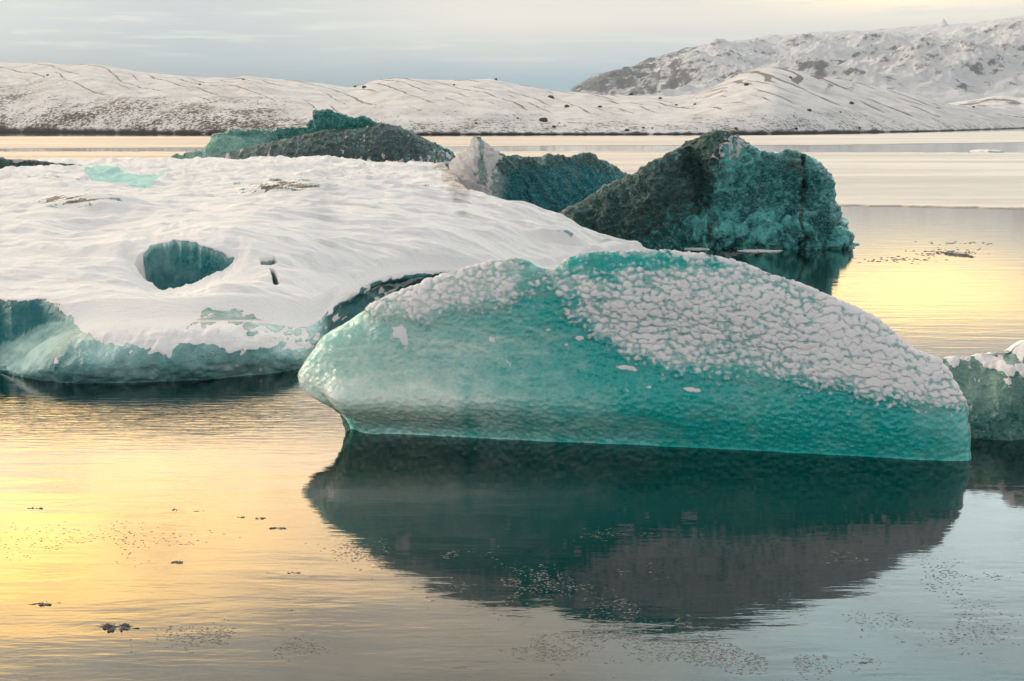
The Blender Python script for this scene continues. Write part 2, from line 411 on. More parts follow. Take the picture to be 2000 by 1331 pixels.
# suncups and hammered ice as relief
cup = np.clip(.62-f1, 0, 1)**.9*ss(above, -.02, .12)*ss(cover, .2, .7)
ham = np.clip(.65-g1, 0, 1)*ss(.55-z, 0, .35)*ss(3.6-s, 0, 1.6)
h = wob*.022 + lowf*.05 + cup*.013*(.5+idn)-.012*np.clip(upz, -.4, .5)*ss(above, -.02, .12)*ss(cover, .2, .7) + ham*.020 + midf*.008 + snow*.013 + fbm(np.stack([s*14, z*14, 0*s], -1), 3)*.004
h = h*np.where((G['v'] < .01) & (z < 0), 0, 1)
h *= np.clip((s-s.min())/.12, 0, 1)*np.clip((s.max()-s)/.08, .15, 1)
displace(G, h)
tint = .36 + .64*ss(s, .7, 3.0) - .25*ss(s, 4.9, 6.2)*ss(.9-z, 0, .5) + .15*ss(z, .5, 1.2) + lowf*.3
tint = tint - .50*np.exp(-((z-.40)/.16)**2)*ss(2.4-s, 0, 1.6) - .22*np.exp(-((s-2.7)/.7)**2-((z-.25)/.25)**2) + .30*np.exp(-((s-1.35)/.07)**2)*ss(.75-z, 0, .4) + midf*.12  # bright lip and glowing centre: light through the ice, painted as paler tint
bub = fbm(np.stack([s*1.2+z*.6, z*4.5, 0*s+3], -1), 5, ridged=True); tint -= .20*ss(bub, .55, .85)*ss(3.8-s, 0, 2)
dirt_shade = .0+.6*blob(1058, 795, .05, .028, .6)
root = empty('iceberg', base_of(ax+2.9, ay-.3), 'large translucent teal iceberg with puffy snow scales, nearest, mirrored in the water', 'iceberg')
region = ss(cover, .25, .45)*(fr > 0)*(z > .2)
build_grid(G['P'], dict(snow=snow, tint=tint, dirt_shade=dirt_shade), M_berg, root, [('snow_crust', region), ('ice_body', None)])

# --- berg at the right edge of the picture
ax, ay = at_z(1885, 868); bx_, by_ = at_z(2330, 872)
G = loft((ax, ay+.1), (bx_, by_), [(1832,760),(1836,712),(1850,703),(1880,696),(1920,688),(1960,677),(2000,666),(2060,655),(2130,650),(2200,660),(2270,690),(2330,760),(2350,860)],
    Df=.75, Db=1.0, fexp=(1.7, .8), nc=320, nf=220, nb=40, soft=8)
s, z, fr = G['s'], G['z'], G['front']; Q = np.stack([s, z, 0*s+5], -1)
n1_, n2_ = fbm(Q*1.6, 4), fbm(Q*6, 4)
displace(G, n1_*.14 + n2_*.035 + np.abs(fbm(Q*3, 3))*.06)
snow = ss(G['v']*1.0 + n2_*.35 + n1_*.2 - .12*ss(.5-s, 0, .5), .80, .90)
snow = np.maximum(snow, ss(n1_*.9+n2_*.7 + np.exp(-((z-.65-.25*(s-.5))/.16)**2)*.5, .55, .8)*.8)
tint = .45+n1_*.8+.4*ss(.5-z, 0, .4); dirt_shade = ss(n1_+n2_*.5, .2, .6)*.5
root = empty('iceberg', base_of(ax+1.2, ay+.5), 'grey-green iceberg with thin snow cap, cut by the right edge', 'iceberg')
build_grid(G['P'], dict(snow=snow, tint=tint, dirt_shade=dirt_shade), M_edge, root, [('snow_cap', (snow > .5)*(G['v'] > .7)*1.), ('ice_body', None)])

# --- peaked dirty teal berg, right of centre
ax, ay = at_z(1000, 483); bx_, by_ = at_z(1668, 486)
def right_shape(s, z, v, fr):
    fold = np.exp(-((s-4.6+.25*(z-1.2))/.35)**2)*.75*ss(z, .2, 1.0)       # the dark re-entrant under the peak
    ribs = -np.exp(-((s-3.4)/.8)**2)*.35
    crack = np.exp(-((s-6.95-.05*z)/.07)**2)*.28*ss(2.6-z, 0, .6)
    toe = -np.exp(-((z-.35)/.35)**2)*ss(s, 3.8, 5.2)*.30
    return np.where(fr > 0, fold+ribs+crack+toe, 0)
G = loft((ax, ay), (bx_, by_), [(990,486),(1040,452),(1095,420),(1140,393),(1180,368),(1225,347),(1270,320),(1300,303),(1330,290),(1360,272),(1385,262),(1400,260),(1412,255),(1425,260),(1440,269),(1460,282),(1490,299),(1515,300),(1540,297),(1565,301),(1590,312),(1608,330),(1624,348),(1632,372),(1633,395),(1637,430),(1645,455),(1658,474),(1669,488)],
    Df=1.1, Db=2.0, fexp=(1.9, .8), nc=560, nf=300, nb=50, soft=4, shape=right_shape)
s, z, fr = G['s'], G['z'], G['front']; Q = np.stack([s, z, 0*s+11], -1)
a1, a2, a3 = fbm(Q*.9, 4), fbm(Q*3.2, 4, ridged=True), fbm(Q*9, 3)
w1, w2, wi = worley(np.stack([s*3.2+a1, z*3.6+a1], -1)); lumps = np.clip(.7-w1, 0, 1)*ss(1.3-z, 0, .7)*ss(s, 3.6, 4.8)
w3, w4, wj = worley(np.stack([s*5.5+a1, z*5.0-s*1.2+a1], -1))
w5, w6, wk = worley(np.stack([s*1.5+a1*.6, z*1.7-s*.5+a1*.6], -1))
cf = ss(G['v'], 1.0, .80)*.85+.15
displace(G, (a1*.14 - np.clip(w5, 0, .8)*.30 + .12)*cf + (a2-.3)*.17*(cf*.7+.3) + a3*.03 + lumps*.24 + (wj-.5)*.03*ss(w4-w3, .02, .25) + fbm(Q*np.array([1.2, 4, 1]), 5, ridged=True)*.05)
px_, py_ = project(G['P'])
dirt_shade = ss(1400-px_+ (z-1.0)*50 + a1*130 + a3*60, -60, 110)*.60*ss(z, .0, .35) + ss(z+a1*.5, 2.0, 2.6)*.35 + .35*np.exp(-((px_-1375-(py_-380)*.1)/22)**2)*ss(py_, 300, 340) + a3*.35 + .10  # mask is also stronger down the fold below the peak
dirt_shade -= .45*ss(px_, 1395, 1420)*(.7-a2*.5)
dirt_shade = np.maximum(dirt_shade, .95*np.exp(-((px_-1568-4*np.sin(py_*.07))/5.0)**2)*(a3 > -.35))
dirt_shade = np.maximum(dirt_shade, .62*ss(a1+.2*a3+(py_ < 330)*.3, .25, .55)*(px_ > 1480))
tint = 1.0 + a1*1.2 + a3*.9 - .9*np.clip(a2-.45, 0, 1) - .25*ss(z, 1.6, 2.6) + .5*ss(1400-px_, 0, 90) - 1.5*lumps - 1.0*np.exp(-((px_-1432)/32)**2-((py_-292)/36)**2)  # last term paints the bright highlight at the peak as paler ice
snow = .60*ss(a3+a1*.6+.85*np.exp(-((px_-1432)/38)**2-((py_-290)/34)**2)+.3*np.exp(-((px_-1360)/50)**2-((py_-470)/12)**2), .35, .8)  # the snow mask also paints that peak highlight
root = empty('iceberg', base_of(4.2, ay+.6), 'peaked teal iceberg with dark gritty left slope and black vertical crack', 'iceberg')
gr_ = ss(dirt_shade, .35, .5)*(px_ < 1400)
build_grid(G['P'], dict(snow=snow, tint=tint, dirt_shade=dirt_shade), M_right, root, [('dirty_ice_flank', gr_), ('ice_body', None)])

# --- the fin-shaped berg in the middle
YM = 46.
def atY(px, Y): return float(at_Y(px, 400, Y)[0]), Y
def mid_shape(s, z, v, fr):
    return np.where(fr > 0, -np.exp(-((s-1.3)/1.0)**2)*.7 + .5*np.exp(-((s-2.6-.4*z)/.5)**2), 0)
G = loft(atY(866, YM-1), atY(1330, YM), [(862,352),(872,335),(884,318),(898,300),(908,284),(918,268),(928,262),(938,263),(945,274),(955,290),(975,298),(1000,304),(1022,310),(1050,309),(1075,304),(1110,306),(1130,303),(1155,305),(1180,318),(1210,335),(1232,346),(1260,366),(1300,392),(1345,415)],
    Df=1.3, Db=2.2, fexp=(1.5, .85), nc=440, nf=220, nb=40, soft=3, shape=mid_shape)
s, z, fr = G['s'], G['z'], G['front']; Q = np.stack([s, z, 0*s+23], -1)
a1, a2, a3 = fbm(Q*.8, 4), fbm(np.stack([s*2.2+z*1.5, z*.9-s*.5, 0*s], -1), 4, ridged=True), fbm(Q*6, 4)
displace(G, a1*.16+(a2-.3)*.16+a3*.05)
px_, py_ = project(G['P'])
nfin = ss(985-px_+(py_-330)*-.2, -12, 40)
tint = .15+.95*ss(px_, 965, 1000)+a1*.5+a3*.2
dirt_shade = .62*ss(370-py_-(px_-1000)*.02+a1*25+a3*20, 20, 50)*ss(px_, 930, 960) + a3*.35 + .85*ss(a2, .62, .8)*nfin*.6
snow = ss(nfin*(.78-(py_-300)/260) + (a2-.35)*.5 + a3*.3 - .55*np.exp(-((px_-940)/9)**2), .30, .62)*np.where(px_ < 1000, 1, 0)
snow = np.maximum(snow, ss((py_-350)+(px_-960)*-1.2+a3*40, 10, 40)*ss(980-px_, -15, 5)*.9)
root = empty('iceberg', base_of(1.2, YM+.5), 'fin-tipped iceberg with snow-streaked left flank, behind the snow hump', 'iceberg')
build_grid(G['P'], dict(snow=snow, tint=tint, dirt_shade=dirt_shade), M_mid, root, [('snow_flank', (snow > .5)*(px_ < 1000)*1.), ('ice_body', None)])

# --- the far berg: a grit-covered dome with a clear shell standing behind it
root = empty('iceberg', base_of(-10.5, 67), 'far iceberg with dark gritty dome and bright clear teal wall', 'iceberg')
G = loft(atY(395, 66), atY(900, 66), [(385,316),(430,306),(480,290),(540,277),(600,264),(650,253),(690,246),(730,243),(765,245),(800,258),(840,279),(870,296),(900,315)],
    Df=3.0, Db=3.0, fexp=(1.3, .9), nc=360, nf=160, nb=30, soft=6)
s, z = G['s'], G['z']; Q = np.stack([s, z, 0*s+31], -1); a1, a3 = fbm(Q*.5, 4), fbm(Q*3, 4)
displace(G, a1*.25+a3*.14); px_, py_ = project(G['P'])
dirt_shade = .80+a3*.7+a1*.3; tint = .5+a1*.8; snow = .62*ss(a3-a1*.3+.25*ss(py_, 285, 315), .12, .5)
snow = np.maximum(snow, ss(px_, 845, 862)*ss(a3, -.2, .3)*.7)
build_grid(G['P'], dict(snow=snow, tint=tint, dirt_shade=dirt_shade), M_far, root, [('dirty_ice_dome', None)])
G = loft(atY(335, 70), atY(890, 70), [(335,306),(362,299),(385,296),(402,290),(411,268),(420,260),(440,257),(480,256),(520,254),(570,251),(600,248),(610,240),(608,228),(613,217),(628,215),(645,216),(665,222),(688,231),(705,229),(722,233),(740,243),(765,245),(800,256),(840,275),(878,295),(892,310)],
    Df=1.0, Db=1.6, fexp=(2.2, .7), nc=360, nf=160, nb=30, soft=2)
s, z = G['s'], G['z']; Q = np.stack([s, z, 0*s+41], -1); a1, a2, a3 = fbm(Q*.6, 4), fbm(Q*1.5, 4, ridged=True), fbm(Q*4, 4)
displace(G, a1*.2+(a2-.3)*.2+a3*.08); px_, py_ = project(G['P'])
tint = .62+a1*1.0+.5*ss(px_, 470, 600)-.75*np.exp(-((px_-450)/55)**2)*ss(py_, 262, 272)
dirt_shade = .7*ss(400-px_, -10, 25)*(.6+a3)+.45*ss(265-py_, 0, 8)*(px_ < 600)*(.6+a3); snow = .7*ss(a3+a1+.4*ss(px_, 690, 760)+.3*ss(z, 3.2, 3.7), .55, .9)
build_grid(G['P'], dict(snow=snow, tint=tint, dirt_shade=dirt_shade), M_far, root, [('clear_ice_wall', None)])

# ------------------------------------------------------------------ the snow-covered floe
ctl = [(-300,612,.72),(-300,540,.95),(-300,450,1.2),(-300,380,1.25),(-300,312,1.2),
 (0,612,.72),(0,560,.85),(0,500,1.0),(0,450,1.2),(0,410,1.3),(0,380,1.25),(0,350,1.22),(0,312,1.2),
 (100,605,.76),(100,560,.86),(110,525,.92),(120,480,1.12),(100,430,1.27),(100,398,1.40),(100,375,1.28),
 (200,600,.80),(200,560,.90),(200,520,.98),(200,470,1.15),(200,430,1.28),(200,402,1.42),(200,375,1.25),(200,340,1.2),
 (300,600,.80),(300,570,.86),(300,545,.84),(290,460,1.30),(360,455,1.34),(420,470,1.27),(460,490,1.15),(300,420,1.36),(300,400,1.40),(300,370,1.25),(300,350,1.25),(300,330,1.22),(300,312,1.2),
 (350,540,.86),(450,520,.93),(400,600,.80),(450,605,.76),(500,600,.74),(400,565,.88),(500,560,.87),(500,510,1.0),(500,480,1.15),(500,440,1.35),(500,400,1.50),(500,378,1.56),(500,350,1.3),(500,312,1.25),
 (560,640,.50),(620,662,.32),(600,600,.62),(640,575,.62),(600,545,.78),(600,500,.98),(600,450,1.22),(600,372,1.6),
 (700,573,.50),(760,562,.50),(700,540,.66),(700,500,.9),(700,450,1.15),(700,400,1.42),(700,369,1.60),(700,350,1.3),(700,330,1.28),(700,312,1.25),
 (850,540,.52),(850,500,.80),(850,450,1.1),(850,400,1.40),(850,380,1.5),(850,350,1.3),(850,318,1.25),
 (1000,500,.62),(1000,450,.95),(1000,405,1.25),(1050,480,.66),(1050,440,.93),(1100,490,.55),(1100,440,1.0),(1150,490,.48),(1150,456,.85),(1200,485,.45),(1200,466,.66),(1300,491,.30),(1260,478,.45)]
C_ = np.array([(*at_z(a, b, c_), c_) for a, b, c_ in ctl]); C_[:, 0] = C_[:, 0]/1.0
def warp(X, Y): return np.stack([X/Y*9, np.log(Y)*9], -1)
W_ = warp(C_[:, 0], C_[:, 1])
def tps(d2): return .5*d2*np.log(d2+1e-9)
d2 = ((W_[:, None]-W_[None])**2).sum(-1); n_ = len(W_)
A_ = np.zeros((n_+3, n_+3)); A_[:n_, :n_] = tps(d2)+np.eye(n_)*.02; A_[:n_, n_] = 1; A_[:n_, n_+1:] = W_; A_[n_:, :n_] = A_[:n_, n_:].T
wt = np.linalg.solve(A_, np.concatenate([C_[:, 2], [0, 0, 0]]))
def ztop(X, Y):
    q = warp(X, Y); r = wt[n_]+q[..., 0]*wt[n_+1]+q[..., 1]*wt[n_+2]
    for i in range(n_): r = r+wt[i]*tps((q[..., 0]-W_[i, 0])**2+(q[..., 1]-W_[i, 1])**2)
    return r
def kY(pts): 
    r = []
    for a, b in pts:
        X, Y = at_z(a, b, 0); r.append((X/Y, Y))
    return r
front_w = kY([(-500,700),(-60,716),(5,727),(30,733),(60,738),(150,745),(250,744),(330,741),(400,738),(470,732),(530,728),(590,716),(622,700),(640,672),(660,650),(700,636),(760,612),(850,594),(950,586),(1050,572),(1150,552),(1250,522),(1320,503),(1350,500)])
NC, NF, NT, NB = 820, 70, 560, 24
kk = np.linspace(kY([(-420,600)])[0][0], kY([(1332,500)])[0][0], NC)
Yf = smooth_interp(kk, front_w, .004)
kx = lambda px: (px-1000)/F/math.cos(TH)*1.0        # tan azimuth of a column near the horizon line
kpx = kk*F*math.cos(TH)+1000+ (-kk*0)                # approximate photo column
kp = 1000+kk*F*(math.cos(TH)+.004)
zedge = interp(kp, [(-400,.30),(0,.04),(14,.05),(40,.22),(80,.38),(130,.52),(200,.60),(300,.62),(400,.60),(500,.56),(560,.46),(622,.32),(650,.46),(700,.56),(760,.62),(850,.58),(1000,.4),(1150,.3),(1250,.2),(1345,.02)])
zedge = np.where(kp < 14, .04, zedge)
sm_ = lambda a_, n=15: np.convolve(np.pad(a_, n, mode='edge'), np.ones(2*n+1)/(2*n+1), mode='valid')
zedge = sm_(zedge)
bulge = interp(kp, [(-400,0),(8,0),(40,.18),(130,.30),(400,.30),(560,.25),(630,.12),(680,0),(1345,0)])
ywall = interp(kp, [(-400,.5),(0,.6),(14,.72),(60,.68),(110,.4),(160,.02),(1345,.0)])
Yb = interp(kp, [(-400,62),(560,62),(840,56),(880,50),(905,33),(960,30.5),(1100,29.5),(1200,29),(1345,28.9)])
Yb = smooth_interp(kk, list(zip(kk, Yb)), .006)
bulge, ywall, Yf = sm_(bulge), sm_(ywall, 25), sm_(Yf, 10)
# front face
vv = np.linspace(0, 1, NF)[:, None]; ang = vv
zf = -.45+(zedge+.45)*vv
zz = np.clip(zf/np.maximum(zedge, .05), 0, 1.0)
bul = bulge*np.sin(np.pi*np.clip(zz*.85+.12, 0, 1))*1.0
inset = np.where(zf < 0, (.1-.0*zf)*bulge, 0)
Yface = Yf-bul+bulge*.37*(zf < 0)*0 + .55*(1-np.sqrt(1-np.clip((zz-.35)/.65, 0, 1)**2*.985))*interp(kp, [(-400,.2),(20,.2),(80,.9),(600,1),(660,.3),(1345,.1)])
# cavity between lobe and big berg: the ice is undercut
Yface = Yface + interp(kp, [(600,0),(650,.5),(760,.6),(860,.5),(1000,0)])*ss(1-zz, .12, .5)*.8
Pf = np.stack([kk*Yface, Yface, zf+0*Yface], -1)
# top
it = np.linspace(0, 1, NT+1)[1:][:, None]; Ys = Yface[-1]; Yt = 1/((1/Ys)+(1/Yb-1/Ys)*it**1.0)
Xt = kk*Yt; Zt = ztop(Xt, Yt)
wwid = interp(kp, [(-400,.28),(60,.32),(110,.5),(190,1.3),(560,1.2),(640,.5),(1345,.5)])
wallp = ss((Yt-Ys-ywall)/wwid, 0, 1)
lobe_slope = zedge + np.clip(Yt-Ys, 0, 1)*.12
Zt = np.where(wallp >= 1, Zt, lobe_slope+(Zt-lobe_slope)*wallp)
backdrop_ = ss((Yb-Yt)/2.2, 0, 1); Zt = -.3+(Zt+.3)*backdrop_**.6
endt = ss(kp, 1345, 1290); Zt = Zt*(endt*.85+.15)
P0 = np.stack([Xt, Yt, Zt], -1); px_, py_ = project(P0)
Qs = np.stack([Xt*.28, Yt*.26, 0*Xt], -1)
und = fbm(Qs, 4); sas = fbm(np.stack([Xt*.9+Yt*.1, Yt*3.2, 0*Xt+3], -1), 5); sas2 = fbm(np.stack([Xt*5, Yt*14, 0*Xt+6], -1), 3)
rid = fbm(np.stack([Xt*.55-Yt*.12, Yt*1.15+Xt*.2, 0*Xt+9], -1), 3, ridged=True)
sc_ = np.clip(Yt/30, .5, 1.6)
Zt = Zt+(und*.24*sc_+fbm(np.stack([Xt*1.0+Yt*.3, Yt*.85, 0*Xt+19], -1), 4)*.085*sc_+sas*.042*sc_+sas2*.007+np.clip(rid-.45, 0, 1)*.16*sc_)*backdrop_*ss(wallp, .6, 1)*endt
def poly_sd(px, py, poly):
    """signed distance (positive inside) to a polygon in photo pixels"""
    poly = np.array(poly, float); d = np.full(px.shape, 1e9); ins = np.zeros(px.shape, bool)
    for i in range(len(poly)):
        a, b = poly[i], poly[(i+1) % len(poly)]; e = b-a
        t = np.clip(((px-a[0])*e[0]+(py-a[1])*e[1])/(e@e), 0, 1)
        d = np.minimum(d, np.hypot(px-a[0]-t*e[0], py-a[1]-t*e[1]))
        c1 = (a[1] > py) != (b[1] > py)
        ins ^= c1 & (px < (b[0]-a[0])*(py-a[1])/(b[1]-a[1]+1e-12)+a[0])
    return np.where(ins, d, -d)
wb = fbm(np.stack([px_/18, py_/18, 0*px_], -1), 3)*5
pit = poly_sd(px_, py_, [(282,478),(300,465),(335,460),(375,464),(420,474),(455,488),(448,502),(430,516),(405,524),(395,532),(360,540),(318,547),(300,541),(272,520),(262,500),(268,486)])+wb*1.25
pit2 = poly_sd(px_, py_, [(508,506),(535,505),(540,514),(528,519),(510,518)])+wb*.15
pit3 = poly_sd(px_, py_, [(528,531),(535,534),(545,552),(536,554)])+wb*.1
pond = poly_sd(px_, py_, [(165,336),(200,331),(250,337),(290,342),(335,338),(318,350),(300,360),(285,366),(240,362),(190,357),(172,348)])
slot = poly_sd(px_, py_, [(774,548),(800,550),(848,556),(836,564),(800,562),(776,557)])+wb*.1
grv = poly_sd(px_, py_, [(30,351),(90,348),(170,353),(165,357),(90,353)])+wb*.2
sel_ = pond > -1.5; pc = np.zeros_like(sel_); pc[np.unravel_index(np.argmax(np.where(sel_, pond, -9)), pond.shape)] = True
for _ in range(400):
    nx = pc.copy(); nx[1:] |= pc[:-1]; nx[:-1] |= pc[1:]; nx[:, 1:] |= pc[:, :-1]; nx[:, :-1] |= pc[:, 1:]; nx &= sel_
    if (nx == pc).all(): break
    pc = nx
p1, p2, p3, p4, p5, p6 = ss(pit, -1, 14), ss(pit2, -1, 3), ss(pit3, -1, 3), ss(pond, -2, 6), ss(slot, -1, 3), ss(grv, -1, 2)
dish = ss(pit, -40, 0)*.10
def gf(a, b, sx, sy): return np.exp(-((px_-a)/sx)**2-((py_-b)/sy)**2)
Zt = Zt+(.20*gf(190, 404, 105, 7)-.16*gf(215, 436, 95, 13)-.10*gf(160, 492, 90, 9)+.08*gf(120, 535, 130, 12)-.08*gf(420, 570, 120, 9)-.16*gf(1125, 472, 55, 10)+.05*gf(1060, 458, 60, 6)-.07*gf(640, 520, 80, 12)+.12*gf(60, 372, 120, 5)-.12*gf(420, 372, 110, 5))*ss(wallp, .6, 1)
Zt = Zt-dish-p1*.52-p2*.28-p3*.3-p4*.12-p5*.35-p6*.08
steep = np.maximum.reduce([p1, p2, p3, p5])
snow_t = np.ones_like(Zt)
snow_t -= ss(pit, -2, 2)*(1-.85*ss(wb*.16+(328-px_)/40+(py_-500)/70, .45, 1.1)) + ss(pit2, -1, 1)+ss(pit3, -1, 1)+ss(pond, -2, 2)*.95+ss(slot, -1, 1)+ss(grv, -1, 1)*.8
fleck = fbm(np.stack([Xt*2.2, Yt*6, 0*Xt+4], -1), 4)
zone = np.exp(-((px_-560)/140)**2-((py_-368)/7)**2)+.9*np.exp(-((px_-130)/130)**2-((py_-408)/9)**2)+.7*np.exp(-((px_-200)/70)**2-((py_-583)/9)**2)+.55*np.exp(-((px_-1120)/70)**2-((py_-462+(1120-px_)*.1)/5)**2)+.6*np.exp(-((px_-820)/30)**2-((py_-368)/6)**2)
snow_t = np.minimum(snow_t, 1-ss(fleck+zone*.72+rid*.18, .60, .78)*.75)
dirt_t = ss(1-snow_t, .2, .6)*np.clip(zone, 0, 1)*.9
# the edge of the snow cover above the front ice lobe (ragged), photo columns
edge = interp(px_, [(-300,560),(0,612),(60,609),(120,612),(135,625),(160,650),(200,662),(260,672),(330,684),(345,670),(380,640),(395,612),(440,606),(470,612),(520,628),(560,640),(600,640),(625,648),(640,620),(660,590),(700,577),(760,566),(850,556),(1345,520)])
rag = fbm(np.stack([px_/22, py_/14, 0*px_+8], -1), 4)
near = np.clip(1-(Yt-Ys)/3.0, 0, 1)
below = (py_-edge+rag*22)
snow_t = np.where(near > 0, np.minimum(snow_t, 1-ss(below, -3, 4)), snow_t)
mottle = ss(rag+.75*np.exp(-((px_-440)/110)**2-((py_-640)/45)**2), .05, .3)*((px_ > 350) & (px_ < 630))
snow_t = np.where(below > -3, np.maximum(snow_t, mottle*.8*ss(py_, 600, 640)), snow_t)
snow_t *= 1-.95*(wallp < .97)*(kp+rag*40-(py_-612)*.9 < 128)
tint_t = .30+.6*steep+.75*np.clip(-(kp-110)/60, 0, 1)*ss(wallp, .1, .5)*(wallp < 1)+fleck*.3
tint_t = np.where(pond > -3, .95+rag*.1, tint_t); tint_t = np.where(below > 0, .45+rag*.5, tint_t)
tint_t = np.where((kp < 128+rag*20)*(wallp > .12)*(wallp < .97), 1.15+fleck*.3, tint_t)
tint_t = np.maximum(tint_t, .92*np.maximum(p5, ss(pit, 0, 3)*.9)+fleck*.25*p1)
# face attributes
pf, qf = project(Pf); sf = kk*Yf+0*zf
Qf = np.stack([Pf[..., 0]*1.6, Pf[..., 1]*.5, Pf[..., 2]*2.2], -1); fa, fb = fbm(Qf, 4), fbm(Qf*4, 4)
snow_f = ss(fa+fb*.5+.55*np.exp(-((pf-430)/170)**2-((qf-660)/22)**2), .30, .55)*.85*ss(zz, .35, .55)
edg_f = interp(pf, [(-300,560),(0,612),(120,612),(135,625),(160,650),(200,668),(260,682),(330,696),(345,680),(365,640),(395,612),(440,600),(520,610),(640,620)])
ragf = fbm(np.stack([pf/20, qf/12, 0*pf+8], -1), 4)
snow_f = np.maximum(snow_f, ss(edg_f-qf+ragf*26, -4, 6)*(pf < 640)*(pf > 120))
snow_f = np.maximum(snow_f, .8*ss(ragf+.6*np.exp(-((qf-655-(pf-400)*.05)/22)**2), .25, .5)*((pf > 380) & (pf < 625)))
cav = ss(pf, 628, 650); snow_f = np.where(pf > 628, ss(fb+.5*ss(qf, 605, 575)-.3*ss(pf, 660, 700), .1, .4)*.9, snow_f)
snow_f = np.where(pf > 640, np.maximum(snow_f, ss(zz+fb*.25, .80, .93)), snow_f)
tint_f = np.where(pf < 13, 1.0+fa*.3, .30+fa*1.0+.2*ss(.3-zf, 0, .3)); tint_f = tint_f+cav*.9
cav_shade_f = np.where(pf > 640, .46, 0)*(zz < .85)+0*pf  # cavity shade painted here and by the deeper cavity tint above
nF = grid_normals(Pf); nF = nF*np.sign(-np.median(nF[..., 1]))
h_f = (fa*.09+fb*.03+np.clip(.6-worley(np.stack([Pf[..., 0]*7, Pf[..., 2]*8], -1))[0], 0, 1)*.03)*ss(zf, -.4, -.1)*ss(vv, 1, .9)
Pf = Pf+nF*h_f[..., None]
# back face down into the water
P1 = np.stack([Xt, Yt, Zt], -1)
Pall = np.concatenate([Pf, P1], 0)
cat = lambda a, b: np.concatenate([a, b], 0)
snow, tint, dirt_shade = cat(snow_f, snow_t), cat(tint_f, tint_t), cat(cav_shade_f, dirt_t)
m, g, p, Pn = new_mat('milky_melt_pond'); n = noise(g, Pn, 3, 5, .6)
c = mixc(n, (.34, .60, .55), (.56, .76, .70)); g.links.new(c.o, p.inputs['Base Color']); p.inputs['Roughness'].default_value = .85; p.inputs['Specular IOR Level'].default_value = .1; M_pond = m
root = empty('ice_floe', base_of(-5, 17), 'broad snow-covered ice floe with teal melt hollow and glassy front edge', 'ice floe')
z0 = np.zeros_like(zf)
build_grid(Pall, dict(snow=snow, tint=tint, dirt_shade=dirt_shade), M_floe, root,
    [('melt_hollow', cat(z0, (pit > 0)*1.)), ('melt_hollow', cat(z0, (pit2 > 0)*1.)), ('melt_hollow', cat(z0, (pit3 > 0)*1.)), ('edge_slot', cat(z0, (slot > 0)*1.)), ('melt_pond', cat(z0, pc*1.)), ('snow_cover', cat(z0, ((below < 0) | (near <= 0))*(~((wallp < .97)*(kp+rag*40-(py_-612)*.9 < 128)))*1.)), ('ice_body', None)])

for o in root.children:
    if o.name.startswith('melt_pond'): o.data.materials[0] = M_pond

# ------------------------------------------------------------------ low dirty ice ridge at the far left
G = loft(atY(-120, 50), atY(160, 50), [(-120,318),(-60,312),(0,309),(40,311),(70,314),(100,315),(130,317),(165,325)], Df=.8, Db=1, fexp=(1.6, .8), nc=200, nf=60, nb=16, soft=3)
s, z = G['s'], G['z']; Q = np.stack([s, z, 0*s+51], -1); a1, a3 = fbm(Q*.7, 4), fbm(Q*3, 4); displace(G, a1*.2+a3*.12)
root = empty('ice_ridge', base_of(-20, 50.5), 'low dark dirty ice ridge at the far left behind the snow floe', 'ice ridge')
build_grid(G['P'], dict(snow=.6*ss(a3, .1, .4)+.5*ss(G['v'], .85, 1), tint=.7+a1, dirt_shade=.75+a3*.6), M_far, root, [('ice_body', None)])

# ------------------------------------------------------------------ thin lake ice in the distance
def sheet_mat(name, col, rough, spec=.5):
    m, g, p, P = new_mat(name)
    n = noise(g, mapping(g, P, (.02, .12, 1)), 1.0, 6, .6, .3); n2_ = noise(g, mapping(g, P, (.25, 1.2, 1)), 1.0, 6, .7, .3)
    c = mixc(sstep(n, .38, .62), col, sc(col, .72)); c = mixc(sstep(n2_, .52, .62)*.4, c, sc(col, 1.12)); n3 = noise(g, mapping(g, P, (1.1, .45, 1)), 1.0, 8, .75, .4); c = mixc(sstep(n3, .5, .75)*.35, c, sc(col, .45)); c = mixc(sstep(n3, .66, .72)*.6, c, (.08, .075, .07))
    g.links.new(c.o, p.inputs['Base Color'])
    p.inputs['IOR'].default_value = 1.31
    r = n*.2+rough; g.links.new(r.o, p.inputs['Roughness'])
    return m
M_sheet = sheet_mat('thin_lake_ice', (.66, .54, .43), .42)
def sheet(name, edge_near, edge_far, z=.018, seed=0, amp=.02, cols=500):
    """a flat ragged sheet between two lines of photo points on the water; returns the object"""
    kn = np.array([(at_z(a, b)[0]/at_z(a, b)[1], at_z(a, b)[1]) for a, b in edge_near]); kf = np.array([(at_z(a, b)[0]/at_z(a, b)[1], at_z(a, b)[1]) for a, b in edge_far])
    k = np.linspace(kn[:, 0].min(), kn[:, 0].max(), cols)
    def ln(p, sd): 
        y = np.interp(k, p[:, 0], p[:, 1]); return y*(1+amp*fbm(np.stack([k*60, 0*k+sd, 0*k], -1), 5, gain=.6))
    y0, y1 = ln(kn, seed), ln(kf, seed+9)
    rows = [(y0, -.003)]+[(y0*(y1/y0)**f_, z) for f_ in np.linspace(0, 1, 48)]+[(y1, -.02)]
    P = np.stack([np.stack([k*y, y, 0*k+zz_], -1) for y, zz_ in rows])
    return mesh_from(name, P.reshape(-1, 3), grid_faces(len(rows), cols), M_sheet, smooth=False)
tag(sheet('thin_ice_near', [(-700,420),(0,410),(900,405),(1640,402),(2000,409),(2600,412)], [(-700,296),(0,297),(900,297),(1100,296),(1600,298),(2000,299),(2600,300)], seed=1), kind='structure')
